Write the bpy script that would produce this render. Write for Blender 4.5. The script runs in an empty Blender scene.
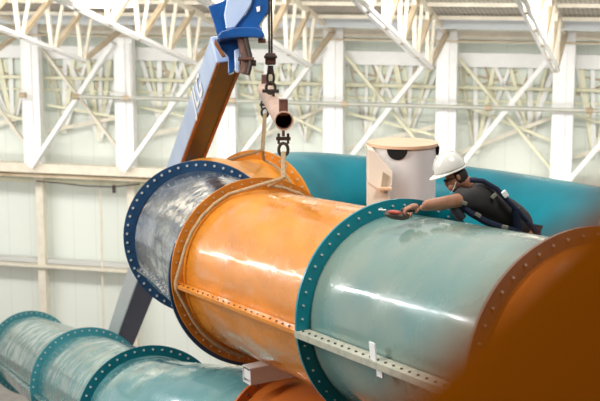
import bpy, bmesh, math, random
from mathutils import Vector, Matrix
R = math.radians
random.seed(4)
C = bpy.context.scene.collection
SC = bpy.context.scene

# ------------------------------------------------ camera, world, lights, exposure
F = 1380.0                      # focal length in px for the 600 px frame
PITCH = math.atan(240/F)
cam = bpy.data.objects.new('camera', bpy.data.cameras.new('camera'))
C.objects.link(cam)
cam.data.lens = 36*F/600
cam.data.sensor_width = 36
cam.data.clip_start = .05
cam.data.clip_end = 300
cam.rotation_euler = (math.pi/2-PITCH, 0, 0)
cam.data.dof.use_dof = True
cam.data.dof.focus_distance = 14.5
cam.data.dof.aperture_fstop = 2.6
SC.camera = cam

w = bpy.data.worlds.new('daylight'); SC.world = w; w.use_nodes = True
bg = w.node_tree.nodes['Background']
bg.inputs[0].default_value = (1, .985, .95, 1)
bg.inputs[1].default_value = .62

def area(name, loc, aim, size, power, col=(1,1,1), sy=None):
    l = bpy.data.lights.new(name, 'AREA'); l.energy = power; l.color = col
    l.shape = 'RECTANGLE'; l.size = size; l.size_y = sy or size
    o = bpy.data.objects.new(name, l); C.objects.link(o)
    o.location = loc
    o.rotation_euler = (Vector(aim)-Vector(loc)).to_track_quat('-Z', 'Y').to_euler()
    return o
area('wall_fill', (-3.2, 38.1, .2), (.4, 51.7, -8.5), 44, 4700, (1, .99, .95), 2.5)  # added off-frame fill that brightens the far wall
area('deck_fill', (-2.6, 40.5, -9.5), (-.8, 47, 0), 40, 1100, (1, .97, .92), 2)  # unseen upward fill, added to lift the roof deck
area('overhead_left_fill', (-7.5, 11, 6.5), (0, 15, -4), 1.2, 950, (1, .97, .92), 9)  # unseen overhead light, added for highlights on the tubes
area('overhead_back_fill', (1.5, 21, 7.5), (0, 15, -4), 7, 650, (1, .96, .9), 5)  # second overhead light added for the tubes, no fitting modelled
area('front_fill', (4, 8, 6.5), (1.8, 15.5, -3), 3, 640, (1, .97, .92), 3)  # added front fill for the tank, the worker and the teal tube top
area('left_fill', (-13, 9.5, 2.5), (2, 15, -3), 4, 900, (1, .98, .96), 4)  # added soft fill from the left, no window there
sl = area('side_strip_lamp', (-8.5, 20.0, -1.0), (.3, 12.5, -2.9), .10, 130, (1, 1, 1), 6)
ya = Vector((1.1, -5.1, 2.0)).normalized(); za = (Vector((-8.5, 20, -1))-Vector((.3, 12.5, -2.9))).normalized()
xa = ya.cross(za).normalized(); ya = za.cross(xa)
sl.rotation_euler = Matrix((xa, ya, za)).transposed().to_euler()
SC.view_settings.view_transform = 'Standard'
SC.view_settings.look = 'None'
SC.view_settings.gamma = 1
SC.view_settings.use_curve_mapping = False
SC.view_settings.exposure = 0.15

# ------------------------------------------------ helpers
def at(px, py, d):
    """world point seen at pixel (px,py) at depth d"""
    x = (px-300)/F*d; y = -(py-200.5)/F*d
    return Vector((x, d*math.cos(PITCH)+y*math.sin(PITCH), y*math.cos(PITCH)-d*math.sin(PITCH)))

def mat(name, col, rough=.5, metal=0., coat=0., var=0., scale=3., col2=None, stretch=(1,1,1), bump=0., spec=.5, ripple=0):
    m = bpy.data.materials.new(name); m.use_nodes = True
    nt = m.node_tree; b = nt.nodes['Principled BSDF']
    b.inputs['Roughness'].default_value = rough
    b.inputs['Metallic'].default_value = metal
    b.inputs['Coat Weight'].default_value = coat
    b.inputs['Coat Roughness'].default_value = .08
    b.inputs['Specular IOR Level'].default_value = spec
    tc = nt.nodes.new('ShaderNodeTexCoord'); mp = nt.nodes.new('ShaderNodeMapping')
    mp.inputs['Scale'].default_value = stretch
    nt.links.new(tc.outputs['Object'], mp.inputs[0])
    nz = nt.nodes.new('ShaderNodeTexNoise'); nz.inputs['Scale'].default_value = scale
    nz.inputs['Detail'].default_value = 5
    nt.links.new(mp.outputs[0], nz.inputs['Vector'])
    rp = nt.nodes.new('ShaderNodeValToRGB')
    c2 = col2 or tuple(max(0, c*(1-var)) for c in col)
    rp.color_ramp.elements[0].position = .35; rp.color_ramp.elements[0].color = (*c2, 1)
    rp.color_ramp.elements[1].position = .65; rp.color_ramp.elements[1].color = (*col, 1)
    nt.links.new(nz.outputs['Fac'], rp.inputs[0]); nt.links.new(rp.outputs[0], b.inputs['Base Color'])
    if bump:
        bp = nt.nodes.new('ShaderNodeBump'); bp.inputs['Strength'].default_value = bump; bp.inputs['Distance'].default_value = .02
        nt.links.new(nz.outputs['Fac'], bp.inputs['Height']); nt.links.new(bp.outputs[0], b.inputs['Normal'])
    if ripple:
        n2 = nt.nodes.new('ShaderNodeTexNoise'); n2.inputs['Scale'].default_value = ripple; n2.inputs['Detail'].default_value = 3
        nt.links.new(mp.outputs[0], n2.inputs['Vector'])
        b2 = nt.nodes.new('ShaderNodeBump'); b2.inputs['Strength'].default_value = .5; b2.inputs['Distance'].default_value = .012
        nt.links.new(n2.outputs['Fac'], b2.inputs['Height']); nt.links.new(b2.outputs[0], b.inputs['Normal']); nt.links.new(b2.outputs[0], b.inputs['Coat Normal'])
        n3 = nt.nodes.new('ShaderNodeTexNoise'); n3.inputs['Scale'].default_value = ripple*1.7; n3.inputs['Detail'].default_value = 6
        nt.links.new(mp.outputs[0], n3.inputs['Vector'])
        mr = nt.nodes.new('ShaderNodeMapRange'); mr.inputs[1].default_value = .4; mr.inputs[2].default_value = .65
        mr.inputs[3].default_value = rough*.8; mr.inputs[4].default_value = rough*2.4
        nt.links.new(n3.outputs['Fac'], mr.inputs[0]); nt.links.new(mr.outputs[0], b.inputs['Roughness'])
        mc = nt.nodes.new('ShaderNodeMapRange'); mc.inputs[1].default_value = .42; mc.inputs[2].default_value = .6
        mc.inputs[3].default_value = coat; mc.inputs[4].default_value = coat*.25
        nt.links.new(n3.outputs['Fac'], mc.inputs[0]); nt.links.new(mc.outputs[0], b.inputs['Coat Weight'])
    return m
def emis(name, col, s):
    m = bpy.data.materials.new(name); m.use_nodes = True; b = m.node_tree.nodes['Principled BSDF']
    b.inputs['Emission Color'].default_value = (*col, 1); b.inputs['Emission Strength'].default_value = s
    return m

M = dict(
 orange=mat('orange gelcoat', (.76,.27,.025), .2, coat=.5, var=.22, scale=2.2, stretch=(1.2,.5,1.6), ripple=2.2),
 orange_dull=mat('orange flange', (.62,.22,.02), .45, var=.2, scale=6),
 orange_bright=mat('bright orange', (.95,.38,.04), .3, var=.15, scale=3),
 orange_rust=mat('deep orange gelcoat', (.62,.17,.03), .25, coat=.3, var=.2, scale=2),
 teal=mat('sage teal gelcoat', (.12,.245,.235), .13, coat=.6, var=.0, col2=(.22,.29,.24), scale=1.3, ripple=1.3),
 teal_flange=mat('teal flange', (.0,.24,.31), .3, var=.1, scale=5),
 teal_back=mat('turquoise gelcoat', (.0,.24,.31), .3, col2=(.0,.17,.22), scale=1.2, spec=.3),
 teal_low=mat('pale teal gelcoat', (.08,.27,.29), .15, coat=.6, col2=(.16,.35,.34), scale=1.1, ripple=1.6),
 navy=mat('navy flange', (.02,.07,.16), .35, var=.25, scale=7),
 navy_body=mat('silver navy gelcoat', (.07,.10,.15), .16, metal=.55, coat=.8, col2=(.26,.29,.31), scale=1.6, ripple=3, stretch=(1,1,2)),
 bolt=mat('zinc bolt', (.72,.75,.72), .35, metal=.3),
 bolt_dark=mat('dark bolt', (.10,.07,.05), .5),
 seam=mat('bonded seam flange', (.50,.48,.38), .5, col2=(.36,.38,.31), scale=12),
 strap=mat('beige lifting strap', (.50,.36,.20), .85, var=.3, scale=30),
 white_steel=mat('white painted steel', (.86,.86,.85), .5, var=.04),
 cream_steel=mat('cream painted steel', (.80,.74,.62), .55, var=.12),
 tan_steel=mat('tan truss steel', (.42,.32,.20), .55, col2=(.62,.52,.38), scale=.7),
 lime_steel=mat('pale yellow steel', (.82,.80,.60), .55, var=.1),
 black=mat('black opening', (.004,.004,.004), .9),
 blue=mat('crane blue paint', (.01,.10,.36), .3, coat=.4, var=.3, scale=4),
 lightblue=mat('pale blue paint', (.42,.55,.80), .3, coat=.4, col2=(.52,.64,.86), scale=2),
 boom_shade=mat('shaded boom underside', (.02,.02,.045), .35, col2=(.07,.025,.015), scale=1.5, stretch=(3,3,.4)),  # underside shade and orange reflection put into the base colour
 rust=mat('rusty orange steel', (.42,.14,.03), .5, var=.5, scale=5),
 brown=mat('brown worn steel', (.16,.07,.045), .55, var=.5, scale=14),
 pipe=mat('bare pinkish steel pipe', (.62,.43,.34), .45, col2=(.42,.27,.2), scale=9),
 iron=mat('dark iron', (.05,.035,.03), .5, metal=.4),
 hat=mat('hard hat shell', (.80,.79,.72), .28, coat=.4, var=.05),
 skin=mat('tanned skin', (.42,.20,.12), .5, col2=(.34,.15,.085), scale=14),
 hair=mat('dark hair', (.02,.013,.01), .8, bump=.5, scale=60),
 shirt=mat('charcoal t-shirt', (.042,.038,.038), .9, var=.3, scale=8),
 trouser=mat('dark trousers', (.03,.032,.04), .9, var=.3, scale=8),
 harness=mat('navy webbing', (.007,.016,.05), .8, var=.3, scale=20),
 buckle=mat('grey buckle', (.26,.25,.20), .5, metal=.2),
 tank=mat('white tank paint', (.84,.83,.84), .45, var=.03),
 tan=mat('tan lid', (.80,.54,.36), .5, var=.06),
 cream=mat('cream hatch', (.86,.76,.64), .5, var=.05),
 concrete=mat('grey concrete', (.32,.30,.28), .8, var=.2),
 backwall=mat('dim cladding', (.20,.15,.11), .8, var=.1),
 red=mat('red casing', (.45,.05,.02), .4, var=.2),
 tag=mat('white tag', (.85,.86,.84), .6),
)
# wall cladding: pale panels with fine vertical joints
def panel_mat(name, base, joint):
    m = mat(name, base, .6, var=.05, scale=.25)
    nt = m.node_tree; b = nt.nodes['Principled BSDF']
    tc = nt.nodes.new('ShaderNodeTexCoord'); wv = nt.nodes.new('ShaderNodeTexWave')
    wv.wave_type = 'BANDS'; wv.bands_direction = 'X'; wv.wave_profile = 'SAW'; wv.inputs['Scale'].default_value = .33
    nt.links.new(tc.outputs['Object'], wv.inputs['Vector'])
    rp = nt.nodes.new('ShaderNodeValToRGB'); rp.color_ramp.elements[0].position = .0; rp.color_ramp.elements[1].position = .05
    rp.color_ramp.elements[0].color = (*joint, 1); rp.color_ramp.elements[1].color = (*base, 1)
    nt.links.new(wv.outputs['Fac'], rp.inputs[0]); nt.links.new(rp.outputs[0], b.inputs['Base Color'])
    return m
M['panel'] = panel_mat('pale cladding', (.78,.82,.76), (.66,.69,.63))
M['panel2'] = panel_mat('pale green cladding', (.70,.76,.69), (.60,.67,.60))
def deck_mat():
    m = mat('perforated roof deck', (.8,.74,.66), .7)
    nt = m.node_tree; b = nt.nodes['Principled BSDF']
    tc = nt.nodes.new('ShaderNodeTexCoord'); br = nt.nodes.new('ShaderNodeTexBrick')
    br.inputs['Scale'].default_value = 1.6; br.inputs['Color1'].default_value = (.30,.26,.22,1); br.inputs['Color2'].default_value = (.40,.35,.29,1)
    br.inputs['Mortar'].default_value = (.78,.73,.66,1); br.inputs['Mortar Size'].default_value = .05
    nt.links.new(tc.outputs['Object'], br.inputs['Vector']); nt.links.new(br.outputs['Color'], b.inputs['Base Color'])
    return m
M['deck'] = deck_mat()

class MB:
    def __init__(s): s.b = bmesh.new()
    def box(s, c, size, rot=None):
        mtx = Matrix.Translation(Vector(c)) @ (rot.to_4x4() if rot else Matrix()) @ Matrix.Diagonal((*size, 1))
        bmesh.ops.create_cube(s.b, size=1, matrix=mtx); return s
    def bar(s, a, b, w, h=None, up=(0,0,1)):
        a = Vector(a); b = Vector(b); h = h or w
        z = (b-a).normalized(); u = Vector(up)
        if abs(z.dot(u)) > .98: u = Vector((1,0,0))
        x = u.cross(z).normalized(); y = z.cross(x)
        return s.box((a+b)/2, (w, h, (b-a).length), Matrix((x, y, z)).transposed())
    def cyl(s, a, b, r1, r2=None, seg=20, cap=True):
        a = Vector(a); b = Vector(b)
        q = (b-a).to_track_quat('Z', 'Y').to_matrix().to_4x4()
        bmesh.ops.create_cone(s.b, cap_ends=cap, segments=seg, radius1=r1, radius2=r1 if r2 is None else r2, depth=(b-a).length,
                              matrix=Matrix.Translation((a+b)/2) @ q); return s
    def ball(s, c, r, sc=(1,1,1), rot=None, seg=20):
        bmesh.ops.create_uvsphere(s.b, u_segments=seg, v_segments=seg//2+2, radius=r,
            matrix=Matrix.Translation(Vector(c)) @ (rot.to_4x4() if rot else Matrix()) @ Matrix.Diagonal((*sc, 1))); return s
    def sweep(s, pts, rad, seg=12, closed=False, flat=None, normals=None):
        """round (or flattened) tube along points"""
        pts = [Vector(p) for p in pts]; n = len(pts); rings = []
        prev = None
        for i, p in enumerate(pts):
            t = (pts[(i+1) % n]-pts[i-1]) if closed else (pts[min(i+1, n-1)]-pts[max(i-1, 0)])
            t.normalize()
            if normals: x = Vector(normals[i])
            elif prev is None: x = Vector((0,0,1)) if abs(t.z) < .9 else Vector((1,0,0))
            else: x = prev
            x = (x-t*x.dot(t)).normalized(); prev = x; y = t.cross(x)
            r = rad[i] if isinstance(rad, (list, tuple)) else rad
            k = flat or 1
            rings.append([s.b.verts.new(p + x*math.cos(2*math.pi*j/seg)*r*k + y*math.sin(2*math.pi*j/seg)*r) for j in range(seg)])
        for i in range(n if closed else n-1):
            A = rings[i]; B = rings[(i+1) % n]
            for j in range(seg): s.b.faces.new((A[j], A[(j+1) % seg], B[(j+1) % seg], B[j]))
        if not closed: s.b.faces.new(rings[0][::-1]); s.b.faces.new(rings[-1])
        return s
    def prism(s, poly, vec):
        a = [s.b.verts.new(Vector(p)) for p in poly]; b = [s.b.verts.new(Vector(p)+Vector(vec)) for p in poly]
        s.b.faces.new(a); s.b.faces.new(b[::-1]); n = len(a)
        for i in range(n): s.b.faces.new((a[i], b[i], b[(i+1) % n], a[(i+1) % n]))
        return s
    def build(s, name, m, parent=None, smooth=True, bevel=0, loc=None):
        bmesh.ops.recalc_face_normals(s.b, faces=s.b.faces)
        me = bpy.data.meshes.new(name)
        off = Vector(loc) if loc is not None else (Vector((0,0,0)) if parent is None else parent.matrix_world.translation.copy())
        if loc is None and parent is None and s.b.verts:
            vs = [v.co for v in s.b.verts]
            off = Vector([(min(v[i] for v in vs)+max(v[i] for v in vs))/2 for i in range(3)]); off.z = min(v.z for v in vs)
        bmesh.ops.translate(s.b, verts=s.b.verts, vec=-off)
        s.b.to_mesh(me); s.b.free()
        me.materials.append(m)
        o = bpy.data.objects.new(name, me); C.objects.link(o)
        if parent:
            o.parent = parent; o.location = off-WORLD[parent.name]; WORLD[o.name] = off
        else:
            o.location = off; WORLD[o.name] = off
        if smooth:
            for p in me.polygons: p.use_smooth = True
            me.set_sharp_from_angle(angle=R(38))
        if bevel:
            bv = o.modifiers.new('bevel', 'BEVEL'); bv.width = bevel; bv.segments = 2; bv.limit_method = 'ANGLE'
        return o
WORLD = {}
def build(mb, name, m, parent=None, **k):
    """vertices are in world coordinates; the object's origin sits at its parent's origin"""
    if parent: k['loc'] = WORLD[parent.name]
    o = mb.build(name, m, parent, **k)
    return o
def thing(name, loc, label, cat, group=None):
    o = bpy.data.objects.new(name, None); C.objects.link(o); o.location = loc
    o.empty_display_size = .2
    WORLD[o.name] = Vector(loc); tag(o, label, cat, group); return o
def tag(o, label=None, cat=None, group=None, kind=None):
    for k, v in (('label', label), ('category', cat), ('group', group), ('kind', kind)):
        if v: o[k] = v
    return o
def structure(o): o['kind'] = 'structure'; return o

# ------------------------------------------------ the hall: wall, columns, roof
TH = R(15)
E1 = Vector((math.cos(TH), -math.sin(TH), 0)); E2 = Vector((math.sin(TH), math.cos(TH), 0)); UP = Vector((0,0,1))
WROT = Matrix((E1, E2, UP)).transposed()
def W(u, v, z): return E1*u+E2*v+UP*z
def onwall(px, py, v):
    """u and z of the wall-frame point at distance v seen at a pixel"""
    p = at(px, py, 1.0); k = v/p.dot(E2); p = p*k
    return p.dot(E1), p.z
def wp(px, py, v): return W(onwall(px, py, v)[0], v, onwall(px, py, v)[1])
FLOOR = -16.0
COLX = [onwall(x, 100, 49)[0] for x in (-58, 31, 124, 226, 333, 446, 563, 686)]
ZTOP = onwall(446, 34, 49)[1]; ZLEDGE = onwall(60, 170, 49)[1]
ZBC = onwall(425, 68, 48)[1]
slope = math.tan(R(13))

def flat(name, corners, thick, m):
    mb = MB(); n = (corners[1]-corners[0]).cross(corners[2]-corners[0]).normalized()*thick
    mb.prism(corners, n); o = build(mb, name, m, smooth=False); return structure(o)
structure(build(MB().box((0, 20, FLOOR-.15), (110, 110, .3)), 'floor', M['concrete'], smooth=False))
o = MB(); o.box((0,0,0), (80,.3,19)); o = o.build('wall_far', M['panel'], smooth=False, loc=(0,0,0))
o.rotation_euler = (0,0,-TH); o.location = W(0, 50.3, -7); structure(o)
o = MB(); o.box((0,0,0), (80,.1,3.2)); o = o.build('trim_1', M['panel2'], smooth=False, loc=(0,0,0))
o.rotation_euler = (0,0,-TH); o.location = W(0, 50.05, onwall(300, 75, 50)[1]); structure(o)
structure(build(MB().box((0,-8,-2), (60,.3,28)), 'wall_back', M['backwall'], smooth=False))

# roof deck, over the far bays
dk = MB(); dk.box((0,0,0), (80, 17.5, .06)); dk = dk.build('ceiling', M['deck'], smooth=False, loc=(0,0,0))
dk.rotation_euler = (Matrix.Rotation(-TH, 3, 'Z') @ Matrix.Rotation(-R(13), 3, 'X')).to_euler()
dk.location = W(0, 50-8.5, ZTOP+.3+8.5*slope); structure(dk)

dk = MB(); dk.box((0,0,0), (80, 24, .06)); dk = dk.build('ceiling', M['backwall'], smooth=False, loc=(0,0,0))
dk.rotation_euler = (Matrix.Rotation(-TH, 3, 'Z') @ Matrix.Rotation(-R(13), 3, 'X')).to_euler()
dk.location = W(0, -2, ZTOP+.3+52*slope); structure(dk)
structure(build(MB().box((-22, 0, -2), (.3, 18, 28)), 'wall_left', M['backwall'], smooth=False))
structure(build(MB().box((24, 3, -2), (.3, 24, 28)), 'wall_right', M['backwall'], smooth=False))
# eave beam and ledges along the wall
def along(name, z, v, w, h, m):
    mb = MB(); mb.box((0,0,0), (80, w, h)); o = mb.build(name, m, smooth=False, loc=(0,0,0))
    o.rotation_euler = (0,0,-TH); o.location = W(0, v, z); return structure(o)
along('trim_2', ZTOP-.02, 49.2, .25, .28, M['cream_steel'])
along('trim_3', ZTOP+.42, 47.6, .2, .32, mat('grey duct', (.50,.53,.55), .5))
along('trim_4', ZTOP-.24, 48.95, .5, .05, M['tan_steel'])
along('trim_5', onwall(60, 169, 49)[1], 49.2, .5, .36, M['cream_steel'])
along('trim_6', onwall(60, 176, 49)[1], 49.0, .7, .06, M['tan_steel'])
along('trim_7', onwall(60, 182, 49.6)[1], 49.7, .12, .10, M['lime_steel'])
along('trim_8', onwall(60, 262, 49.6)[1], 49.75, .3, .18, mat('grey girt', (.55,.56,.54), .6))
along('trim_9', onwall(60, 267, 49.4)[1], 49.6, .7, .07, M['cream_steel'])
along('trim_10', onwall(60, 78, 49.8)[1], 49.8, .1, .12, M['lime_steel'])
along('trim_11', onwall(60, 52, 49.9)[1], 49.8, .2, .5, M['white_steel'])
along('trim_12', onwall(60, 90, 49.9)[1], 49.9, .08, .07, M['lime_steel'])

names = ['past the left edge', 'nearest the left edge', 'left of the leaning boom', 'behind the boom',
         'right of the hanging pipe', 'above the white tank', 'nearest the right edge', 'past the right edge']
colw = .74
for i, u in enumerate(COLX):
    if i in (0, 7): continue
    t = thing('wall_column', W(u, 49, ZLEDGE-.3), 'white box column on the far wall, ' + names[i], 'column', 'white columns along the far wall')
    a = MB(); a.box(W(u, 49.15, (ZTOP+ZLEDGE)/2), (colw, .35, ZTOP-ZLEDGE+.3), WROT)
    build(a, 'shaft', M['white_steel'], t, smooth=False)
    a = MB(); a.box(W(u-.06, 48.95, (ZTOP+ZLEDGE)/2), (.3, .08, ZTOP-ZLEDGE-.2), WROT)
    build(a, 'cover_strip', M['white_steel'], t, smooth=False)
    a = MB(); a.box(W(u, 49.6, (FLOOR+ZLEDGE)/2), (.32, .3, ZLEDGE-FLOOR), WROT)
    build(a, 'lower_post', M['cream_steel'], t, smooth=False)
# diagonal wall braces, one per bay
for i in range(0, 7):
    zb = ZLEDGE+.1; zt = ZTOP-.5
    if i >= 1:
        o = build(MB().bar(W(COLX[i]+.05, 48.8, zb), W(COLX[i+1]-.3, 48.8, zt), .16, .32, up=E2), 'diagonal_brace', M['white_steel'], smooth=False)
        tag(o, 'broad white brace in the bay right of the column ' + names[i], 'brace', 'broad diagonal braces on the far wall')
    if i in (0, 1, 4, 5):
        o = build(MB().bar(W(COLX[i]+.2, 49.5, zt-.2), W(COLX[i+1]-.2, 49.5, zb+.4), .1, .13, up=E2), 'thin_brace', M['cream_steel'] if i < 2 else M['lime_steel'], smooth=False)
        tag(o, 'thin pale brace in the bay right of the column ' + names[i], 'brace', 'thin diagonal braces on the far wall')

# fans of thin members behind the columns (window framing), one frame per bay
for i in range(0, 7):
    u0, u1 = COLX[i]+.4, COLX[i+1]-.4; L = u1-u0
    zt = onwall(300, 62, 49.8)[1]; zb = onwall(300, 148, 49.8)[1]-.1
    t = thing('lattice_frame', W(u0+L/2, 49.9, zb), 'pale yellow lattice right of the column ' + names[i], 'lattice', 'lattice frames between the columns')
    rng = random.Random(i+3)
    foot = [u0+L*(.16+.1*rng.random()), u0+L*(.66+.1*rng.random())]
    for f in foot:
        zf = zb+rng.random()*.9
        for k in range(5):
            top = f+(k-2)*.58+rng.uniform(-.2,.2)
            top = min(max(top, u0), u1)
            build(MB().bar(W(f, 49.9, zf), W(top, 49.9, zt), .08, .11+.08*rng.random()), 'web_member', M['lime_steel'] if k % 2 else M['white_steel'], t, smooth=False)
    zm = onwall(300, 98, 49.8)[1]
    for k in range(6):
        uu = u0+L*(k+.5)/6
        build(MB().bar(W(uu, 49.99, zt), W(uu+(.45 if k % 2 else -.45), 49.99, zm), .05, .08), 'upper_web', M['tan_steel'] if k in (1, 4) else M['lime_steel'], t, smooth=False)
    a = MB(); z1 = zb+rng.uniform(.1,.5); z2 = zb+rng.uniform(1.0,1.9)
    a.bar(W(u0, 49.7, z1), W(u1, 49.7, z2), .08, .13)
    build(a, 'sloping_rail', M['cream_steel'], t, smooth=False)
    a = MB(); a.bar(W(u0, 49.6, z2+.4), W(u1, 49.6, z1+.6), .06, .09)
    build(a, 'cross_tie', M['lime_steel'], t, smooth=False)
    a = MB(); a.bar(W(u0, 49.95, zt-.3), W(u1, 49.95, zt-.9), .05, .06); a.bar(W(u0, 49.95, zt-1.0), W(u0+L*.6, 49.95, zt-.2), .05, .06)
    build(a, 'tie_rod', M['tan_steel'], t, smooth=False)

# open-web roof joists, rising toward the viewer
jn = ['at the left edge of the view', 'ending at the column left of the leaning boom', 'ending behind the boom head',
      'ending right of the hanging pipe', 'ending above the white tank', 'ending at the rightmost column', 'beyond the right edge', 'far right']
for i, u in enumerate(COLX):
    if i == 0: continue
    t = thing('roof_joist', W(u, 48.9, ZTOP-1.2), 'cream open-web roof joist ' + jn[i-1], 'roof joist', 'roof joists above the far bays')
    v0 = 45.3; pl = 2.4; n = 5; zz = lambda v: ZTOP+.05+(49-v)*slope; dz = zz(v0)-onwall(425, 68, v0)[1]
    build(MB().bar(W(u, 49.1, zz(49.1)), W(u, 33.5, zz(33.5)), .2, .14, up=E1), 'top_chord', M['cream_steel'], t, smooth=False)
    a = MB()
    for du in (-.09, .09): a.bar(W(u+du, v0+.1, zz(v0)-dz), W(u+du, 33.5, zz(33.5)-dz), .11, .09, up=E1)
    build(a, 'bottom_chord', M['white_steel'], t, smooth=False)
    for k in range(n):
        v = v0-k*pl; bz = zz(v)-dz
        for j, (dv, ww) in enumerate(((3.7 if k == 0 else 2.5, .15), (.9, .09), (-.5, .11))):
            v1 = min(v+dv, 49.0)
            build(MB().bar(W(u+(.05 if j == 1 else -.05 if j == 2 else 0), v, bz), W(u, v1, zz(v1)), ww, ww*1.1, up=E1), 'web_member',
                  M['tan_steel'] if j == 0 else M['cream_steel'], t, smooth=False)
for k, v in enumerate((46.6, 44.4, 42.2, 40.0)):
    o = build(MB().bar(W(-30, v, ZTOP+.12+(49-v)*slope), W(26, v, ZTOP+.12+(49-v)*slope), .14, .12), 'roof_purlin', M['cream_steel'], smooth=False)
    tag(o, ['narrow roof purlin nearest the far wall', 'second roof purlin out from the far wall', 'third roof purlin out from the far wall', 'roof purlin farthest from the wall'][k], 'purlin', 'purlins under the roof deck')

# sprinkler main and its drop, conduit
zz0 = onwall(333, 103.6, 48.6)[1]
t = thing('sprinkler_pipe', W(0, 48.6, zz0), 'long thin grey pipe running level across the columns', 'pipe')
build(MB().cyl(W(-22, 48.6, zz0), W(22, 48.6, zz0), .075, seg=12), 'main_run', mat('galvanised pipe', (.52,.52,.46), .4, metal=.3), t)
for x in (23, 76, 127, 232, 345, 489, 590):
    uu = onwall(x, 100, 48.6)[0]; build(MB().cyl(W(uu-.12, 48.6, zz0), W(uu+.12, 48.6, zz0), .11, seg=12), 'coupling', M['tan_steel'], t)
ud, zd = onwall(129, 43, 48.6)
build(MB().cyl(W(ud, 48.6, zd), W(ud, 48.6, zz0), .06, seg=12), 'drop', M['white_steel'], t)
uc, zc = onwall(101, 182, 49.7)
o = build(MB().cyl(W(uc, 49.6, zc), W(uc, 49.6, FLOOR), .04, seg=8), 'conduit', M['cream_steel']); tag(o, 'thin vertical conduit on the pale wall left of the boom', 'conduit')
# cable along the ledge with its little clamp
a = MB(); pts = [wp(*p, 48.9) for p in ((36,181),(60,183),(85,186),(113,187),(140,184))]
t = thing('slack_cable', pts[0], 'thin slack cable sagging under the wall ledge at left', 'cable')
build(a.sweep(pts, .025, seg=6), 'cord', M['iron'], t)
build(MB().box(wp(114, 189, 48.85), (.13,.1,.3)), 'clamp', M['iron'], t)

# high-bay lamp at the top
p0 = at(108, -1, 42)
t = thing('high_bay_lamp', p0, 'bright square high-bay lamp with a white grid guard near the roof', 'lamp')
build(MB().box(p0+Vector((0,0,.0)), (1.15, 1.1, .5), WROT), 'diffuser', emis('lamp glow', (1,1,.97), 9), t, smooth=False)
a = MB()
for k in range(9):
    q = -.56+k*.14; a.box(p0+E1*q-E2*.56, (.02,.02,.52), WROT); 
for k in range(4): a.box(p0-E2*.56+UP*(-.24+k*.16), (1.17,.02,.02), WROT)
build(a, 'grid_guard', M['white_steel'], t, smooth=False)
build(MB().bar(p0+UP*.25, p0+UP*2.4, .05), 'hanger_rod', M['white_steel'], t)

# ------------------------------------------------ slide tubes
def frames(pts):
    out = []; n = len(pts)
    for i in range(n):
        t = (pts[min(i+1, n-1)]-pts[max(i-1, 0)]).normalized()
        x = UP.cross(t).normalized(); y = t.cross(x)
        out.append((pts[i], t, x, y))
    return out
def smooth_path(P, n=24):
    P = [Vector(p) for p in P]; Q = [2*P[0]-P[1]]+P+[2*P[-1]-P[-2]]; out = []
    for i in range(1, len(Q)-2):
        for k in range(n):
            t = k/n; a, b, c, d = Q[i-1:i+3]
            out.append(.5*((2*b)+(c-a)*t+(2*a-5*b+4*c-d)*t*t+(3*b-a-3*c+d)*t**3))
    out.append(P[-1]); return out
def shell(pts, r, m, name, parent, seg=96, th=.025, bulge=0):
    fr = frames(pts); mb = MB(); n = len(fr); outer = []; inner = []
    for i, (p, t, x, y) in enumerate(fr):
        rr = r+bulge*math.sin(math.pi*i/(n-1))
        ring = lambda q: [mb.b.verts.new(p+(x*math.cos(2*math.pi*j/seg)+y*math.sin(2*math.pi*j/seg))*q) for j in range(seg)]
        outer.append(ring(rr)); inner.append(ring(rr-th))
    for i in range(n-1):
        for j in range(seg):
            k = (j+1) % seg
            mb.b.faces.new((outer[i][j], outer[i][k], outer[i+1][k], outer[i+1][j]))
            mb.b.faces.new((inner[i][j], inner[i+1][j], inner[i+1][k], inner[i][k]))
    for e in (0, n-1):
        for j in range(seg):
            k = (j+1) % seg; mb.b.faces.new((outer[e][j], inner[e][j], inner[e][k], outer[e][k]))
    return build(mb, name, m, parent)
def ring_frame(c, n):
    n = n.normalized(); x = UP.cross(n).normalized(); y = n.cross(x); return n, x, y
def flange(c, n, ri, ro, th, m, parent, nb=50, bm=None, rb=None, br=.017, face=1, seg=120):
    """annulus; bolts are sub-parts on the face toward +n"""
    c = Vector(c); n, x, y = ring_frame(c, n); mb = MB(); R4 = []
    for q, h in ((ri, 0), (ro, 0), (ro, th), (ri, th)):
        R4.append([mb.b.verts.new(c+n*h+(x*math.cos(2*math.pi*j/seg)+y*math.sin(2*math.pi*j/seg))*q) for j in range(seg)])
    for a in range(4):
        A = R4[a]; B = R4[(a+1) % 4]
        for j in range(seg): mb.b.faces.new((A[j], A[(j+1) % seg], B[(j+1) % seg], B[j]))
    f = build(mb, 'flange', m, parent)
    if nb:
        rb = rb or (ri+ro)/2; first = None
        for k in range(nb):
            a = 2*math.pi*(k+.5)/nb; p = c+n*(th if face > 0 else 0)+(x*math.cos(a)+y*math.sin(a))*rb
            if first is None:
                g = MB(); g.cyl(p, p+n*.02*face, br, seg=6); first = build(g, 'bolt', bm or M['bolt'], f); p0 = p
                # recentre so copies can reuse the mesh
                first.data.transform(Matrix.Translation(WORLD[f.name]-p)); first.location = p-WORLD[f.name]
            else:
                b = first.copy(); C.objects.link(b); b.parent = f; b.location = p-WORLD[f.name]
    return f
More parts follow.
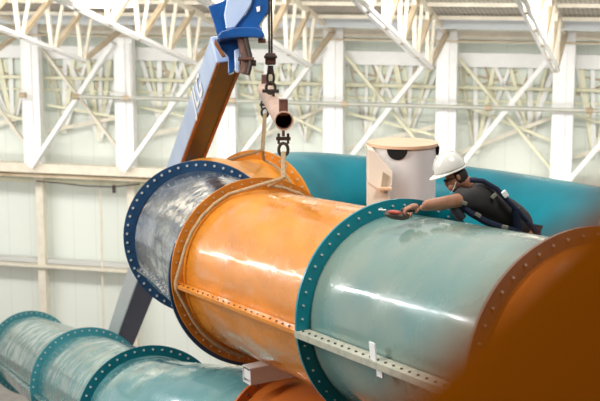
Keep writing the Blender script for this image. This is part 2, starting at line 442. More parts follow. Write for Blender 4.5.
def seam(pts, r, ang, m, parent, h=.11, w=.035, nb=20, bm=None, trim=0.05, bside=1):
    fr = frames(pts); mb = MB(); n = len(fr); q = []
    for p, t, x, y in fr:
        d = x*math.cos(ang)+y*math.sin(ang); e = t.cross(d)
        q.append([mb.b.verts.new(p+d*(r-.01)+e*w), mb.b.verts.new(p+d*(r+h)+e*w), mb.b.verts.new(p+d*(r+h)-e*w), mb.b.verts.new(p+d*(r-.01)-e*w)])
    for i in range(n-1):
        for j in range(4): mb.b.faces.new((q[i][j], q[i][(j+1) % 4], q[i+1][(j+1) % 4], q[i+1][j]))
    mb.b.faces.new(q[0][::-1]); mb.b.faces.new(q[-1])
    s = build(mb, 'seam_flange', m, parent)
    if nb:
        tot = n-1
        for k in range(nb):
            f = (k+.7)/(nb+.4)*tot; i = min(int(f), n-2); a = f-i
            p, t, x, y = fr[i]; p = p.lerp(fr[i+1][0], a); d = x*math.cos(ang)+y*math.sin(ang); e = t.cross(d)*bside
            pp = p+d*(r+h*.6)+e*w
            build(MB().cyl(pp, pp+e*.012, .013, seg=6), 'bolt', bm or M['bolt_dark'], s)
    return s

N1 = Vector((.417, -.905, .083)).normalized()
C1 = Vector((-.494, 16.2, -3.67)); C2 = C1+N1*3.506; C3 = C1+N1*6.54
C0 = Vector((-1.374, 19.02, -3.846))
def line(a, b, n=12): return [a.lerp(b, i/n) for i in range(n+1)]
SEAM = math.pi+R(4)

# orange middle section
t = thing('orange_tube_section', C1+N1*1.7-UP*1.1, 'glossy orange slide tube section slung in straps at the centre', 'slide tube')
pts = line(C1, C2)
shell(pts, .975, M['orange'], 'tube_shell', t)
flange(C1, N1, .93, 1.12, .03, M['orange_dull'], t, nb=52, bm=mat('faded bolt', (.45,.36,.25), .4), rb=1.07, br=.010)
flange(C2-N1*.03, N1, .965, 1.10, .03, M['orange_dull'], t, nb=0)
seam(pts, 1.0, SEAM, M['orange'], t, h=.10, w=.02, nb=22, bside=-1)
# teal section nearer the viewer
t = thing('teal_tube_section', C2+N1*1.5-UP*1.1, 'large pale teal slide tube section the worker leans over', 'slide tube')
pts = line(C2+N1*.0, C3)
shell(pts, .975, M['teal'], 'tube_shell', t)
flange(C2, N1, .965, 1.12, .035, M['teal_flange'], t, nb=52, rb=1.06, br=.010)
seam(pts, 1.0, SEAM, M['seam'], t, h=.13, w=.03, nb=22, bside=-1)
q = frames(pts)
def onseam(s, r, off=0):
    p, tt, x, y = frames(line(C2, C3))[0]; d = x*math.cos(SEAM)+y*math.sin(SEAM); e = tt.cross(d)
    return p+N1*s+d*r+e*off, d, e
for s, rr, of, hh in ((1.55, 1.10, -.10, .16), (1.62, 1.09, .06, .09)):
    p, d, e = onseam(s, rr, of)
    build(MB().box(p, (.10, hh, .012), Matrix((N1, e, d)).transposed()), 'paper_tag', M['tag'], t, smooth=False)
# orange-brown section, out of focus at lower right
t = thing('brown_orange_tube_section', C3+N1*1-UP*1.1, 'dark orange slide tube section joined to the near end of the pale teal one', 'slide tube')
C4 = C3+N1*2.2
shell(line(C3, C4, 6), 1.0, M['orange_rust'], 'tube_shell', t)
flange(C3, N1, .965, 1.13, .035, mat('grey brown flange', (.22,.13,.09), .5, var=.2), t, nb=48, rb=1.07, br=.010)

# navy section between the two front rings
t = thing('navy_tube_section', C0.lerp(C1, .5)-UP*1.1, 'shiny silver-navy slide tube bend behind the orange section', 'slide tube')
d0 = Vector((-.05, -1.023, -.02)).normalized()
pts = smooth_path([C0, C0.lerp(C1, .33)+Vector((.05,0,-.02)), C0.lerp(C1, .7)+Vector((.0,0,-.03)), C1], 8)
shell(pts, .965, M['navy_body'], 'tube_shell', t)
flange(C0, d0, .94, 1.11, .04, M['navy'], t, nb=52, rb=1.055, br=.018)
flange(C1-N1*.035+Vector((-.02,0,-.045)), N1, .90, 1.12, .03, M['navy'], t, nb=0)
seam(pts, .965, math.pi+R(22), M['navy_body'], t, h=.06, w=.02, nb=14, bm=M['bolt'], bside=-1)

# back orange elbow
CB = at(257, 220, 22.0); NB = Vector((.55, .83, -.06)).normalized()
t = thing('orange_tube_elbow', C0+Vector((0,1,-1.1)), 'bright orange slide elbow curving away behind the navy ring', 'slide tube')
pts = smooth_path([C0, C0-d0*1.0, CB-NB*1.0, CB], 10)
shell(pts, .975, M['orange_bright'], 'tube_shell', t)
flange(C0-d0*.035, d0, .965, 1.10, .03, M['orange_bright'], t, nb=0)
flange(CB-NB*.03, NB, .965, 1.12, .03, M['orange_bright'], t, nb=46, rb=1.06, face=-1, bm=M['bolt'])
# turquoise bend behind everything
t = thing('turquoise_tube_bend', CB+Vector((2,1,-1.1)), 'long turquoise slide bend running right behind the worker', 'slide tube')
zb = CB.z
E_ = [CB, Vector((.1, 22.75, zb-.10)), Vector((1.5, 23.2, zb-.27)), Vector((3.2, 22.5, zb-.37)), Vector((5.05, 20.3, zb-.40))]
pts = smooth_path(E_, 12); EB = E_[-1]; NE = (pts[-1]-pts[-3]).normalized()
shell(pts, 1.03, M['teal_back'], 'tube_shell', t)
flange(EB-NE*.03, NE, .965, 1.12, .06, mat('faded blue flange', (.20,.30,.36), .5), t, nb=0)
flange(CB, NB, .965, 1.10, .03, M['teal_flange'], t, nb=0)
t = thing('far_orange_tube', EB+NE-UP*1.1, 'orange slide tube past the turquoise bend at the right edge', 'slide tube')
shell(line(EB+NE*.03, EB+NE*1.6, 5), 1.0, M['orange'], 'tube_shell', t)

# lower teal run
NL = Vector((.2905, -.9336, .2098)).normalized()
LB = Vector((-4.077, 25.61, -8.074)); LC = LB+NL*6.5; LA = LB-NL*10.7
LD = at(288, 458, 16.8); ND = Vector((.62, -.77, .12)).normalized()
lab = ['pale teal slide tube at the lower left corner, farthest of the lower run', 'pale teal slide tube between the two lower bolted rings',
       'pale teal slide tube running under the orange section']
segs = [line(LA, LB), line(LB, LC), smooth_path([LC, LC+NL*1.3, LD-ND*1.2, LD], 8)]
for i, pts in enumerate(segs):
    t = thing('lower_teal_tube', pts[0].lerp(pts[-1], .5)-UP*1.1, lab[i], 'slide tube', 'lower run of teal tubes')
    shell(pts, .975, M['teal_low'], 'tube_shell', t)
    flange(pts[0], NL, .965, 1.12, .05, mat('teal ring %d' % i, [(.06,.30,.34), (.05,.29,.34), (.0,.13,.17)][i], .35, var=.1), t, nb=48, rb=1.06, br=.017)
    if i < 2: seam(pts, 1.0, SEAM, M['teal_low'], t, h=.08, w=.02, nb=0)
t = thing('lower_orange_tube', LD+ND-UP*1.1, 'rust orange slide tube under the orange section at the bottom edge', 'slide tube')
shell(smooth_path([LD, LD+ND*1.0, LD+ND*2.2+Vector((.3,0,-.2))], 6), 1.0, M['orange_rust'], 'tube_shell', t)
flange(LD, ND, .965, 1.12, .04, M['orange_rust'], t, nb=40, bm=M['bolt_dark'], rb=1.06)

# foreground orange tube, far out of focus
axd = Vector((.72, .694, 0)); per = Vector((.694, -.72, 0))        # in camera x,y
nd = .62; al = math.atan(196/F*.694 + 98/F*.72)
def c2w(x, y, d): return Vector((x, d*math.cos(PITCH)+y*math.sin(PITCH), y*math.cos(PITCH)-d*math.sin(PITCH)))
du, dd = math.sin(al)*nd+1.1*math.cos(al), math.cos(al)*nd-1.1*math.sin(al)
cc = c2w(per.x*du, per.y*du, dd); ax = c2w(axd.x, axd.y, 0)-c2w(0,0,0)
t = thing('near_orange_tube', cc-UP*1.1, 'dark orange slide tube close to the viewer, blurred in the lower right corner', 'slide tube')
shell(line(cc-ax*1.6, cc+ax*1.6, 8), 1.1, mat('matt orange backing', (.36,.095,.003), .9, var=.1, spec=.0), 'tube_shell', t, seg=160)
flange(cc-ax*1.62, ax, 1.06, 1.16, .03, M['orange_dull'], t, nb=0)

# white box beam under the main tube
bA = at(246.5, 375, 15.95)
bd = Vector((.55, .30, .02)).normalized()*1.0; bx_ = Vector((1,0,0)); 
bw = bd.cross(UP).normalized(); bh = bw.cross(bd).normalized()
rot = Matrix((bw, bd, bh)).transposed()
t = thing('box_beam', bA+bd*.5, 'short white rectangular steel beam under the orange section', 'beam')
H = .19
f0 = Vector((.93, .0, 0)); 
a = MB()
for sx, sz, wx, wz in ((-1,0,.012,H), (1,0,.012,H), (0,-1,H,.012), (0,1,H,.012)):
    a.box(bA+bd*.6+bw*sx*(H/2)+bh*sz*(H/2), (wx, 1.2, wz), rot)
build(a, 'tube_wall', M['white_steel'], t, smooth=False)
build(MB().box(bA+bd*.02, (H*.98,.015,H*.55), rot), 'end_plate', M['white_steel'], t, smooth=False)
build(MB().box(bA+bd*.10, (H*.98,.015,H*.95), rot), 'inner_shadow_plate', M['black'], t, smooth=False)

# ------------------------------------------------ spreader pipe, rigging
PN = at(284, 121, 16.0); PF = at(264.5, 90, 21.3)
PD = (PF-PN).normalized()
t = thing('spreader_pipe', PN.lerp(PF, .5)-UP*.11, 'rusty steel spreader pipe hung level from the crane hook', 'pipe')
a = MB(); seg = 32; n_, x_, y_ = ring_frame(PN, PD); rr = []
for q, p in ((.112, PN), (.112, PF), (.098, PF), (.098, PN)):
    rr.append([a.b.verts.new(p+(x_*math.cos(2*math.pi*j/seg)+y_*math.sin(2*math.pi*j/seg))*q) for j in range(seg)])
for k in range(4):
    A = rr[k]; B = rr[(k+1) % 4]
    for j in range(seg): a.b.faces.new((A[j], A[(j+1) % seg], B[(j+1) % seg], B[j]))
build(a, 'pipe_body', M['pipe'], t)
build(MB().cyl(PN+PD*.25, PN+PD*.27, .1, seg=24), 'inner_shade_disc', M['black'], t)  # black disc stands in for the shade inside the open pipe
build(MB().cyl(PF-PD*.25, PF-PD*.27, .1, seg=24), 'inner_shade_disc', M['black'], t)
for p in (PN+PD*.14, PF-PD*.14):
    build(MB().box(p+UP*.15, (.10,.13,.19), Matrix((x_, PD, y_)).transposed()), 'lug', M['brown'], t, smooth=False, bevel=.008)
    build(MB().box(p-UP*.14, (.03,.10,.1), Matrix((x_, PD, y_)).transposed()), 'eye_plate', M['brown'], t, smooth=False)
for p in (PN.lerp(PF, .47),):
    build(MB().box(p+UP*.14, (.03,.14,.12), Matrix((x_, PD, y_)).transposed()), 'lifting_eye', M['brown'], t, smooth=False)

def shackle(top, name, label, s=1.0):
    t = thing(name, top-UP*.3*s, label, 'shackle')
    a = MB(); a.sweep([top+Vector((math.sin(k/16*2*math.pi)*.055*s, 0, -.19*s-math.cos(k/16*2*math.pi)*.075*s)) for k in range(16)], .019*s, seg=8, closed=True)
    build(a, 'bow', M['iron'], t)
    build(MB().cyl(top+Vector((-.085*s,0,-.06*s)), top+Vector((.085*s,0,-.06*s)), .022*s, seg=10), 'pin', M['iron'], t)
    a = MB()
    for q in (-.055, .055): a.bar(top+Vector((q*s,0,0)), top+Vector((q*s,0,-.12*s)), .03*s)
    build(a, 'ear', M['iron'], t)
    return t
sN = PN+PD*.14-UP*.16; sF = PF-PD*.14-UP*.16
shackle(sN, 'shackle', 'dark shackle hanging under the near open end of the spreader pipe', 1.0)
shackle(sF, 'shackle', 'dark shackle under the far end of the spreader pipe', .95)

def arc(c, n, r, a0, a1, n_=24):
    n, x, y = ring_frame(c, n)
    return [c+(x*math.cos(R(a0+(a1-a0)*i/n_))+y*math.sin(R(a0+(a1-a0)*i/n_)))*r for i in range(n_+1)]
cs = C1+N1*.11
apexN = at(283.5, 178, 15.95)
n_, xs, ys = ring_frame(cs, N1)
sgn = 1 if xs.x < 0 else -1      # direction of screen-left in the ring frame
def ringpt(c, n, r, deg):        # deg measured from the top, positive toward screen-left
    n, x, y = ring_frame(c, n)
    if y.z < 0: y = -y
    if x.x > 0: x = -x
    return c+(x*math.sin(R(deg))+y*math.cos(R(deg)))*r
t = thing('near_lifting_strap', sN-UP*.28, 'beige lifting strap choked round the front orange section', 'strap')
build(MB().sweep([sN-UP*.22, apexN], .03, seg=8, flat=.5), 'leader', M['strap'], t)
build(MB().sweep([apexN]+[ringpt(cs, N1, 1.03, d) for d in (22,34,46,58,68)]+[ringpt(cs+N1*.03, N1, 1.11, d) for d in (91,93,95)]+[ringpt(cs, N1, 1.03, d) for d in (118,128,140,152,164)], .022, seg=8), 'left_loop', M['strap'], t)
build(MB().sweep([apexN]+[ringpt(cs+N1*.05, N1, 1.03, d) for d in (-6,-16,-30,-50,-75,-100)], .024, seg=8), 'right_loop', M['strap'], t)
cb = CB-NB*.22; apexF = ringpt(cb, NB, 1.16, 0)+Vector((0,0,.02)); apexF = at(262.5, 150, 20.9)
t = thing('far_lifting_strap', apexF, 'beige lifting strap over the back orange elbow', 'strap')
build(MB().sweep([sF-UP*.2, apexF], .03, seg=8, flat=.5), 'leader', M['strap'], t)
build(MB().sweep([apexF]+[ringpt(cb, NB, 1.03, d) for d in (-14,-28,-42,-60,-80)], .024, seg=8), 'right_loop', M['strap'], t)
build(MB().sweep([apexF]+[ringpt(cb, NB, 1.03, d) for d in (12,26,40,60,80)], .024, seg=8), 'left_loop', M['strap'], t)

# hook block and ropes
mid = PN.lerp(PF, .47)+UP*.2; hd = 18.3
t = thing('hook_block', at(270.5, 92, hd), 'brown crane hook block on wire ropes above the spreader pipe', 'hook block')
a = MB()
for dx in (-1.2, 1.2): a.sweep([at(270+dx, -60, hd), at(270.5+dx, 54, hd)], .014, seg=8)
build(a, 'wire_rope', M['iron'], t)
p = at(270.5, 59, hd); build(MB().box(p, (.14,.12,.155)), 'block', M['brown'], t, smooth=False, bevel=.02)
build(MB().cyl(at(264, 57, hd-.1), at(277, 57, hd-.1), .02, seg=10), 'sheave_pin', M['iron'], t)
p = at(270.5, 69.5, hd); build(MB().cyl(p+UP*.05, p-UP*.06, .035, .05, seg=14), 'swivel', M['iron'], t)
a = MB(); c = at(270.5, 78, hd)
a.sweep([c+Vector((math.sin(k/16*2*math.pi)*.045, 0, math.cos(k/16*2*math.pi)*.085)) for k in range(16)], .017, seg=8, closed=True)
c = at(270.7, 88, hd)
a.sweep([c+Vector((math.sin(k/16*2*math.pi)*.06, 0, math.cos(k/16*2*math.pi)*.075)) for k in range(16)], .02, seg=8, closed=True)
a.cyl(c+Vector((-.11,0,-.04)), c+Vector((.11,0,-.04)), .024, seg=10)
a.bar(c-UP*.04, mid-UP*.03, .03)
build(a, 'hook', M['iron'], t)

# ------------------------------------------------ crane boom
B1 = at(227, 48, 18.5); B2 = at(130, 312, 30.0)
bdir = (B1-B2).normalized()
B3 = B2-bdir*((B2.z-(FLOOR+1.2))/bdir.z)
roll = R(-6)
s0 = bdir.cross(UP).normalized(); u0 = s0.cross(bdir).normalized()
bs = s0*math.cos(roll)+u0*math.sin(roll); bu = u0*math.cos(roll)-s0*math.sin(roll)
if bs.x < 0: bs = -bs
brot = Matrix((bs, bu, bdir)).transposed()
t = thing('crane_boom', Vector((B3.x, B3.y, FLOOR)), 'long blue and dark telescopic crane boom leaning up behind the navy ring', 'crane')
bw_, bh_ = .38, .40
def boomseg(a0, a1, w_, h_, parts):
    L = (a1-a0).length; c = (a0+a1)/2
    build(MB().box(c, (w_, h_, L), brot), 'boom_tube', M['lightblue'], t, smooth=False, bevel=.02)
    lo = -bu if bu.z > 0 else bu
    build(MB().box(c+lo*(h_/2+.006), (w_*.82, .015, L), brot), 'underside_shade', M['boom_shade'], t, smooth=False)  # thin dark sheet painting the shade under the boom
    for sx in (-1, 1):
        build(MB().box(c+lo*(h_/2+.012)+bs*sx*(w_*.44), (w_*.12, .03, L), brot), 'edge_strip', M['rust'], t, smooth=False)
boomseg(B2.lerp(B1, .30), B1, bw_, bh_, 1)
# outer, whiter base section
build(MB().box((B3+B2.lerp(B1, .30))/2, (bw_*1.3, bh_*1.3, (B2.lerp(B1, .30)-B3).length), brot), 'base_tube', M['white_steel'], t, smooth=False, bevel=.02)
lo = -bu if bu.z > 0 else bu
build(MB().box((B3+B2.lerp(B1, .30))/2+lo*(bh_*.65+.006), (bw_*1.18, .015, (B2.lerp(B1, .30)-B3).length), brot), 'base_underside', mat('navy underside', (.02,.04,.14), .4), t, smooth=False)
# turntable under the boom foot
a = MB(); a.cyl((B3.x, B3.y, FLOOR), (B3.x, B3.y, FLOOR+.5), 1.1, seg=32); a.box((B3.x, B3.y, FLOOR+.95), (1.3, 1.8, .9))
build(a, 'turntable', M['blue'], t, bevel=.03)
# maker's letters on the left flank
lf = B2.lerp(B1, .89)-bs*(bw_/2+.012)
cu = bpy.data.curves.new('boom_lettering', 'FONT'); cu.body = 'JLG'; cu.size = .46; cu.space_character = 1.15; cu.extrude = .004; cu.align_x = 'CENTER'; cu.align_y = 'CENTER'; cu.offset = .008
tmp = bpy.data.objects.new('tmp', cu); C.objects.link(tmp)
dg = bpy.context.evaluated_depsgraph_get(); me = bpy.data.meshes.new_from_object(tmp.evaluated_get(dg)); bpy.data.objects.remove(tmp)
lo_ = bpy.data.objects.new('boom_lettering', me); C.objects.link(lo_); me.materials.append(M['tag'])
zax = -bs; xax = bdir; yax = zax.cross(xax)
me.transform(Matrix.Translation(lf-WORLD[t.name]) @ Matrix((xax, yax, zax)).transposed().to_4x4())
lo_.parent = t

# boom head
t = thing('boom_head', at(238, 40, 18.4), 'bright blue steel head at the top of the leaning boom', 'crane head')
def plate(poly, d, th, name, m, bev=.012):
    P = [at(x, y, d) for x, y in poly]; v = at(300, 200, 1).normalized()*th
    return build(MB().prism(P, v), name, m, t, smooth=False, bevel=bev)
plate([(208,6),(223,1),(236,-14),(244,-14),(232,4),(226,18),(231,30),(217,36),(214,24)], 18.05, .30, 'left_cheek', M['blue'])
plate([(229,-14),(256,-14),(251,4),(245,14),(235,27),(226,29),(224,15)], 17.95, .08, 'centre_plate', M['lightblue'])
plate([(254,-14),(268,-14),(268,11),(264,17),(259,25),(262,30),(233,29),(245,15),(251,5)], 18.0, .28, 'right_cheek', M['blue'])
plate([(256,7),(260,6),(260,11),(257,12)], 17.985, .02, 'lifting_hole', M['tag'], 0)
plate([(217,36),(221,31),(232,27.5),(245,26.5),(256,27),(262,30),(264.5,34),(263,38),(254,37.5),(240,37),(228,38),(218,40)], 17.85, .5, 'skirt', M['blue'], .02)
plate([(216,39),(240,38),(243,46),(238,54),(233,72),(228,74),(228,56),(222,50)], 18.2, .22, 'lower_bracket', M['blue'])
plate([(215,38),(222,50),(226,56),(222,57),(214,44)], 18.1, .1, 'worn_edge', M['rust'])
plate([(234,50),(240,48),(239,72),(235,72)], 18.05, .12, 'white_guide', M['lightblue'])
a = MB()
for x0, y0 in (((238,38),),) and []: pass
path = [(242,37),(244,46),(246.5,55),(247,64),(244.5,74)]
a.sweep([at(x, y, 18.0) for x, y in path], .075, seg=12)
build(a, 'hose_guide', M['brown'], t)
build(MB().sweep([at(x+3.5, y, 17.92) for x, y in path], .03, seg=8), 'hose', M['iron'], t)
build(MB().cyl(at(238, 59, 17.9), at(254, 59, 17.9), .025, seg=10), 'guide_pin', M['brown'], t)
build(MB().cyl(at(252, 63, 17.95), at(256, 63, 17.95), .04, seg=10), 'knob', M['iron'], t)
build(MB().box(at(262, 41, 18.0), (.1,.06,.05)), 'tail_latch', M['brown'], t, smooth=False)
# upper boom beyond the frame, carrying the ropes
up0 = at(246, -8, 18.2); up1 = at(268, -75, 18.3)
build(MB().bar(up0, up1, .26, .3), 'fly_section', M['lightblue'], t, smooth=False, bevel=.02)
build(MB().cyl(at(270,-68,18.2), at(270,-68,18.45), .17, seg=28), 'sheave', M['brown'], t)

# ------------------------------------------------ white tank
TD = 17.0; tc = at(402.5, 142, TD); tr = .44
zf = -5.6
t = thing('white_tank', Vector((tc.x, tc.y, FLOOR)), 'white round tank with a flat tan lid standing behind the worker', 'tank')
build(MB().cyl((tc.x, tc.y, FLOOR+.0), tc-UP*.02, .415, seg=64), 'tank_wall', M['tank'], t)
build(MB().cyl(tc-UP*.035, tc+UP*.0, tr, seg=64), 'lid', M['tan'], t)
for px, sc_ in ((395, 1), (437.5, 1)):
    dx = (px-402.5)/F*TD; yy = -math.sqrt(max(0, .415**2-dx**2)); nrm = Vector((dx, yy, 0)).normalized()
    p = Vector((tc.x+dx, tc.y+yy, tc.z-.055))
    sd = nrm.cross(UP); p = p-nrm*.05
    build(MB().prism([p+sd*math.cos(R(q))*.125-UP*(math.sin(R(q))*.125-.015) for q in range(0, 181, 12)], nrm*.062), 'port_hole', M['black'], t, smooth=False)
hx = lambda x, y, d: at(x, y, d)
# slanted cream hatch hood on the left flank
dh = TD-.48
poly = [(368,149),(374,151),(393,172),(392,186),(384,193),(381,192),(370,184),(368,182)]
P = [at(x, y, dh) for x, y in poly]
build(MB().prism(P, Vector((.0,.42,0))), 'hatch_hood', M['cream'], t, smooth=False, bevel=.008)
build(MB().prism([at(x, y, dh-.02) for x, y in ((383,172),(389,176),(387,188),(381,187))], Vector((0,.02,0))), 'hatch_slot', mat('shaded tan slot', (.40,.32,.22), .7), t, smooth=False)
build(MB().box(at(384.5, 188.5, dh-.06), (.17,.12,.025)), 'hatch_shelf', M['tan'], t, smooth=False)
build(MB().prism([at(x, y, dh+.02) for x, y in ((368,182),(381,192),(390,197),(384,230),(368,230))], Vector((0,.4,0))), 'chute', M['cream'], t, smooth=False)

# ------------------------------------------------ worker
def skinmesh(name, m, parent, verts, edges, sub=2, root=0):
    me = bpy.data.meshes.new(name)
    me.from_pydata([Vector(v[0]) for v in verts], edges, [])
    o = bpy.data.objects.new(name, me); C.objects.link(o)
    sk = o.modifiers.new('skin', 'SKIN'); sk.use_smooth_shade = True
    me.skin_vertices.new() if not me.skin_vertices else None
    for i, v in enumerate(verts):
        s = me.skin_vertices[0].data[i]; r = v[1]; s.radius = r if isinstance(r, tuple) else (r, r); s.use_root = (i == root)
    ss = o.modifiers.new('sub', 'SUBSURF'); ss.levels = sub; ss.render_levels = sub
    bpy.context.view_layer.update()
    dg = bpy.context.evaluated_depsgraph_get(); ev = bpy.data.meshes.new_from_object(o.evaluated_get(dg))
    o.modifiers.clear(); ev.transform(Matrix.Translation(-WORLD[parent.name] if parent else Matrix().to_translation()))
    ev.materials.clear(); ev.materials.append(m)
    for p in ev.polygons: p.use_smooth = True
    o.data = ev; o.parent = parent; WORLD[o.name] = WORLD[parent.name] if parent else Vector()
    return o
FEET = Vector((2.62, 13.35, -3.62))
t = thing('person', FEET, 'person in a white hard hat and dark t-shirt leaning over the pale teal tube', 'person')
hip = at(531, 236, 13.35); chest = at(489, 205, 13.1); neck = at(471, 185, 13.02); head = at(456, 178, 12.96)
spine = hip.lerp(chest, .5)+Vector((0,0,.05))
perpv = Vector((.35, .93, .05)).normalized()      # across the body: near side (-) / far side (+)
shN = at(467, 199, 12.86); shF = at(472, 190, 13.32)
elN = at(442, 203, 12.60); haN = at(417, 206, 12.58)
elF = at(444, 206, 13.15); haF = at(417, 208, 12.85)
hN = hip-perpv*.1+Vector((0,0,-.06)); hF = hip+perpv*.1+Vector((0,0,-.06))
kN = Vector((FEET.x-.17, FEET.y-.06, FEET.z+.50)); kF = Vector((FEET.x-.10, FEET.y+.22, FEET.z+.50))
aN = Vector((FEET.x+.02, FEET.y-.08, FEET.z+.09)); aF = Vector((FEET.x+.10, FEET.y+.24, FEET.z+.09))
V = [(hip, (.12,.10)), (spine, (.12,.11)), (chest, (.13,.12)), (neck, .075), (head+Vector((.03,.0,-.02)), .085), (head+Vector((-.035,-.0,-.015)), (.075,.085)),
     (shN, .085), (elN.lerp(shN,.5), .07), (elN, .062), (elN.lerp(haN,.45), .056), (haN+ (elN-haN).normalized()*.04, .038),
     (shF, .085), (elF.lerp(shF,.5), .06), (elF, .048), (haF+(elF-haF).normalized()*.05, .032),
     (hN, .09), (kN.lerp(hN,.5), .09), (kN, .065), (aN, .045), (aN+Vector((-.17,-.02,-.055)), .035),
     (hF, .09), (kF.lerp(hF,.5), .09), (kF, .065), (aF, .045), (aF+Vector((-.17,-.02,-.055)), .035)]
Ed = [(0,1),(1,2),(2,3),(3,4),(4,5),(2,6),(6,7),(7,8),(8,9),(9,10),(2,11),(11,12),(12,13),(13,14),(0,15),(15,16),(16,17),(17,18),(18,19),(0,20),(20,21),(21,22),(22,23),(23,24)]
body = skinmesh('body', M['skin'], t, V, Ed)
# face: nose, brow, ear, chin joined to the head as small skin parts
fa = MB()
fd = Vector((-.88,-.20,-.42)).normalized()          # where the face looks: left and down
fu = Vector((-.55,.05,.83)); fu = (fu-fd*fu.dot(fd)).normalized(); fs = fd.cross(fu)
hc = head+Vector((-.005,0,0))
frot = Matrix((fs, fd, fu)).transposed()
fa.ball(hc, .09, (.82,1.05,1.25), frot, 24)
fa.ball(hc+fd*.055-fu*.06, .058, (.85,.95,.8), frot)
fa.ball(hc+fd*.10-fu*.015, .02, (.7,1.0,1.5), frot)
for sd in (-1, 1):
    fa.ball(hc+fs*sd*.077-fd*.01-fu*.0, .028, (.35,.7,1.1), frot, 12)
    fa.ball(hc+fs*sd*.035+fd*.085+fu*.02, .014, (1,.8,.6), frot, 10)
fa.ball(hc+fd*.092-fu*.058, .02, (1.3,.5,.35), frot, 10)
build(fa, 'face', M['skin'], t)
be = MB(); be.ball(hc+fd*.045-fu*.092, .05, (.95,.95,.5), frot, 18); 
build(be, 'beard', M['hair'], t)
ha = MB(); ha.ball(hc-fd*.028+fu*.005, .096, (.86,1.0,1.15), frot, 24)
build(ha, 'hair', M['hair'], t)
gl = MB()
for sd in (-1, 1): gl.ball(hc+fs*sd*.036+fd*.096+fu*.018, .022, (1.2,.35,.8), frot, 12); gl.bar(hc+fs*sd*.06+fd*.09+fu*.018, hc+fs*sd*.08-fd*.01+fu*.01, .006)
build(gl, 'safety_glasses', M['black'], t)
# hands with five fingers each
def hand(wrist, elbow, name, curl_dir, side):
    d = (wrist-elbow).normalized(); dn = Vector((0,0,-1)); dn = (dn-d*dn.dot(d)).normalized(); s = d.cross(dn)*side
    pv = [(wrist-d*.02, (.036,.028)), (wrist+d*.045, (.045,.032)), (wrist+d*.08+dn*.01, (.042,.026))]
    pe = [(0,1),(1,2)]
    o = skinmesh('hand', M['skin'], t, pv, pe, 2)
    for k, (ln, off) in enumerate(((.085,-.036),(.095,-.012),(.09,.012),(.072,.034))):
        b0 = wrist+d*.075+s*off; p1 = b0+d*ln*.45+dn*.018; p2 = p1+d*ln*.22+dn*ln*.42; p3 = p2-d*ln*.12+dn*ln*.3
        skinmesh('finger', M['skin'], o, [(b0-d*.02, .0135), (p1, .013), (p2, .012), (p3, .010)], [(0,1),(1,2),(2,3)], 2)
    b0 = wrist+d*.015-s*.028; p1 = b0+d*.04-s*.022+dn*.02; p2 = p1+d*.03+dn*.02+s*.004
    skinmesh('thumb', M['skin'], o, [(b0, .014), (p1, .012), (p2, .010)], [(0,1),(1,2)], 2)
hand(haN, elN, 'hand', None, 1); hand(haF, elF, 'hand', None, -1)
# shirt
slN = shN.lerp(elN, .5); slF = shF.lerp(elF, .4)
V = [(hip+ (chest-hip)*.10, (.185,.165)), (spine, (.18,.165)), (chest, (.205,.18)), (neck.lerp(chest,.45), (.165,.155)), (neck.lerp(head,.12), (.10,.10)),
     (shN, .12), (slN, .095), (shF, .115), (slF, .09)]
skinmesh('t_shirt', M['shirt'], t, V, [(0,1),(1,2),(2,3),(3,4),(3,5),(5,6),(3,7),(7,8)])
V = [(hip+(chest-hip)*.26+Vector((0,0,-.02)), (.14,.125)), (hN, .10), (kN.lerp(hN,.5), .095), (kN, .08), (aN+UP*.05, .07), (hF, .10), (kF.lerp(hF,.5), .095), (kF, .08), (aF+UP*.05, .07)]
skinmesh('trousers', M['trouser'], t, V, [(0,1),(1,2),(2,3),(3,4),(0,5),(5,6),(6,7),(7,8)])
for a_ in (aN, aF):
    skinmesh('boot', M['hair'], t, [(a_+UP*.03, .062), (a_-UP*.03, .058), (a_+Vector((-.12,-.01,-.045)), .048), (a_+Vector((-.2,-.02,-.05)), .038)], [(0,1),(1,2),(2,3)])
# safety harness webbing
def strapw(pts, name='harness_strap', m='harness', r=.024):
    build(MB().sweep([at(x, y, d) for x, y, d in pts], r, seg=8, flat=1), name, M[m], t)
strapw([(470,180,12.82),(483,181,12.84),(497,189,12.86),(508,201,12.9),(519,212,12.95),(528,222,13.0),(538,232,13.1)])
strapw([(516,208,12.95),(517,222,12.98),(519,236,13.05)], r=.04)
strapw([(459,205,12.76),(472,214,12.78),(486,222,12.82),(500,227,12.9),(518,232,13.0)], r=.032)
strapw([(527,222,12.98),(536,233,13.08),(543,240,13.15)], r=.022)
strapw([(452,200,12.75),(455,210,12.76),(462,219,12.78)], m='trouser', r=.05)
for x, y, d, rz in ((478,215,12.74,30), (505,227,12.84,10), (494,196,12.84,-45), (464,203,12.70,20)):
    build(MB().box(at(x, y, d), (.06,.02,.035), Matrix.Rotation(R(rz), 3, 'Y')), 'buckle', M['buckle'], t, smooth=False, bevel=.006)
build(MB().box(at(505, 194, 12.85), (.05,.04,.07), Matrix.Rotation(R(-35), 3, 'Y')), 'back_ring', M['tag'], t, smooth=False, bevel=.01)

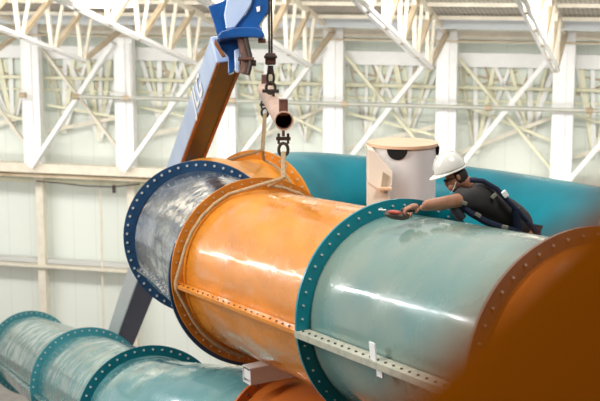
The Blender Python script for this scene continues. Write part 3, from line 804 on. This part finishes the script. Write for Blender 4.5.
# hard hat
hu = Vector((-.34, -.02, .94)).normalized(); hf = Vector((-.94,-.08,-.34)); hf = (hf-hu*hf.dot(hu)).normalized(); hs = hu.cross(hf)
hrot = Matrix((hs, hf, hu)).transposed()
th_ = at(451, 171, 12.9)+Vector((0,.07,0))
t2 = thing('hard_hat', th_, 'white hard hat worn by the leaning worker', 'hard hat')
a = MB(); rings = []; ns = 40
for k in range(13):
    ph = k/12*math.pi/2; rr_ = math.cos(ph)
    rings.append([a.b.verts.new(th_+hrot @ Vector((math.cos(2*math.pi*j/ns)*.128*rr_, math.sin(2*math.pi*j/ns)*.155*rr_, math.sin(ph)*.18))) for j in range(ns)])
for k in range(12):
    for j in range(ns): a.b.faces.new((rings[k][j], rings[k][(j+1) % ns], rings[k+1][(j+1) % ns], rings[k+1][j]))
bmesh.ops.remove_doubles(a.b, verts=a.b.verts, dist=.0005)
o = build(a, 'shell', M['hat'], t2); so = o.modifiers.new('thick', 'SOLIDIFY'); so.thickness = .004
a = MB(); 
inn = []; out = []
for j in range(ns):
    q = 2*math.pi*j/ns; fwd = max(0, math.sin(q))
    inn.append(Vector((math.cos(q)*.126, math.sin(q)*.153, .004))); e = .012+.05*fwd**2
    out.append(Vector((math.cos(q)*(.126+e*.6), math.sin(q)*(.153+e), -.004-.012*fwd)))
for dz in (0, -.006):
    pass
vi = [[a.b.verts.new(th_+hrot @ (p+Vector((0,0,dz)))) for p in L_] for L_ in (inn, out) for dz in (0,)]
vj = [[a.b.verts.new(th_+hrot @ (p+Vector((0,0,-.007)))) for p in L_] for L_ in (inn, out)]
for j in range(ns):
    k = (j+1) % ns
    a.b.faces.new((vi[0][j], vi[0][k], vi[1][k], vi[1][j])); a.b.faces.new((vj[0][j], vj[1][j], vj[1][k], vj[0][k]))
    a.b.faces.new((vi[1][j], vi[1][k], vj[1][k], vj[1][j])); a.b.faces.new((vi[0][j], vj[0][j], vj[0][k], vi[0][k]))
build(a, 'brim', M['hat'], t2)
a = MB()
a.sweep([th_+hrot @ Vector((0, math.cos(R(q))*.157, math.sin(R(q))*.182)) for q in range(15, 170, 8)], .012, seg=8, flat=.6)
build(a, 'crown_ridge', M['hat'], t2)
build(MB().sweep([at(456,182,12.86), at(454,188,12.87), at(451,193,12.9)], .003, seg=6), 'chin_strap', M['tag'], t2)

# power tool under his hand
tp = at(397, 213.5, 12.60)
t3 = thing('power_tool', tp-UP*.06, 'oval dark metal tool with a red casing under the worker hand', 'tool')
tx = Matrix.Rotation(R(8), 3, 'Y')
build(MB().ball(tp-UP*.015, .115, (1.05,.6,.38), tx, 28), 'body', mat('worn grey tool metal', (.10,.085,.07), .5, metal=.3, var=.4, scale=20), t3)
build(MB().ball(tp+Vector((-.02,-.03,.015)), .06, (1.1,.7,.35), tx, 20), 'red_casing', M['red'], t3)
build(MB().cyl(tp+Vector((.04,.0,.03)), tp+Vector((.16,.02,.03)), .022, seg=14), 'handle', M['iron'], t3)
build(MB().cyl(tp+Vector((-.1,-.0,.03)), tp+Vector((-.17,.0,.035)), .009, seg=8), 'spindle', M['bolt'], t3)
# scaffold deck he stands on, out of sight behind the tube
t = thing('work_platform', Vector((FEET.x+.25, FEET.y+.1, FEET.z-.1)), 'grey work platform the worker stands on behind the teal tube', 'platform')
pc = Vector((FEET.x+.25, FEET.y+.1, FEET.z-.045))
build(MB().box(pc, (1.05,1.3,.06)), 'deck', M['concrete'], t, smooth=False)
for sx in (-1, 1):
    for sy in (-1, 1):
        q = pc+Vector((sx*.5, sy*.62, 0)); build(MB().cyl(q-UP*.03, (q.x, q.y, FLOOR), .03, seg=10), 'post', M['cream_steel'], t)
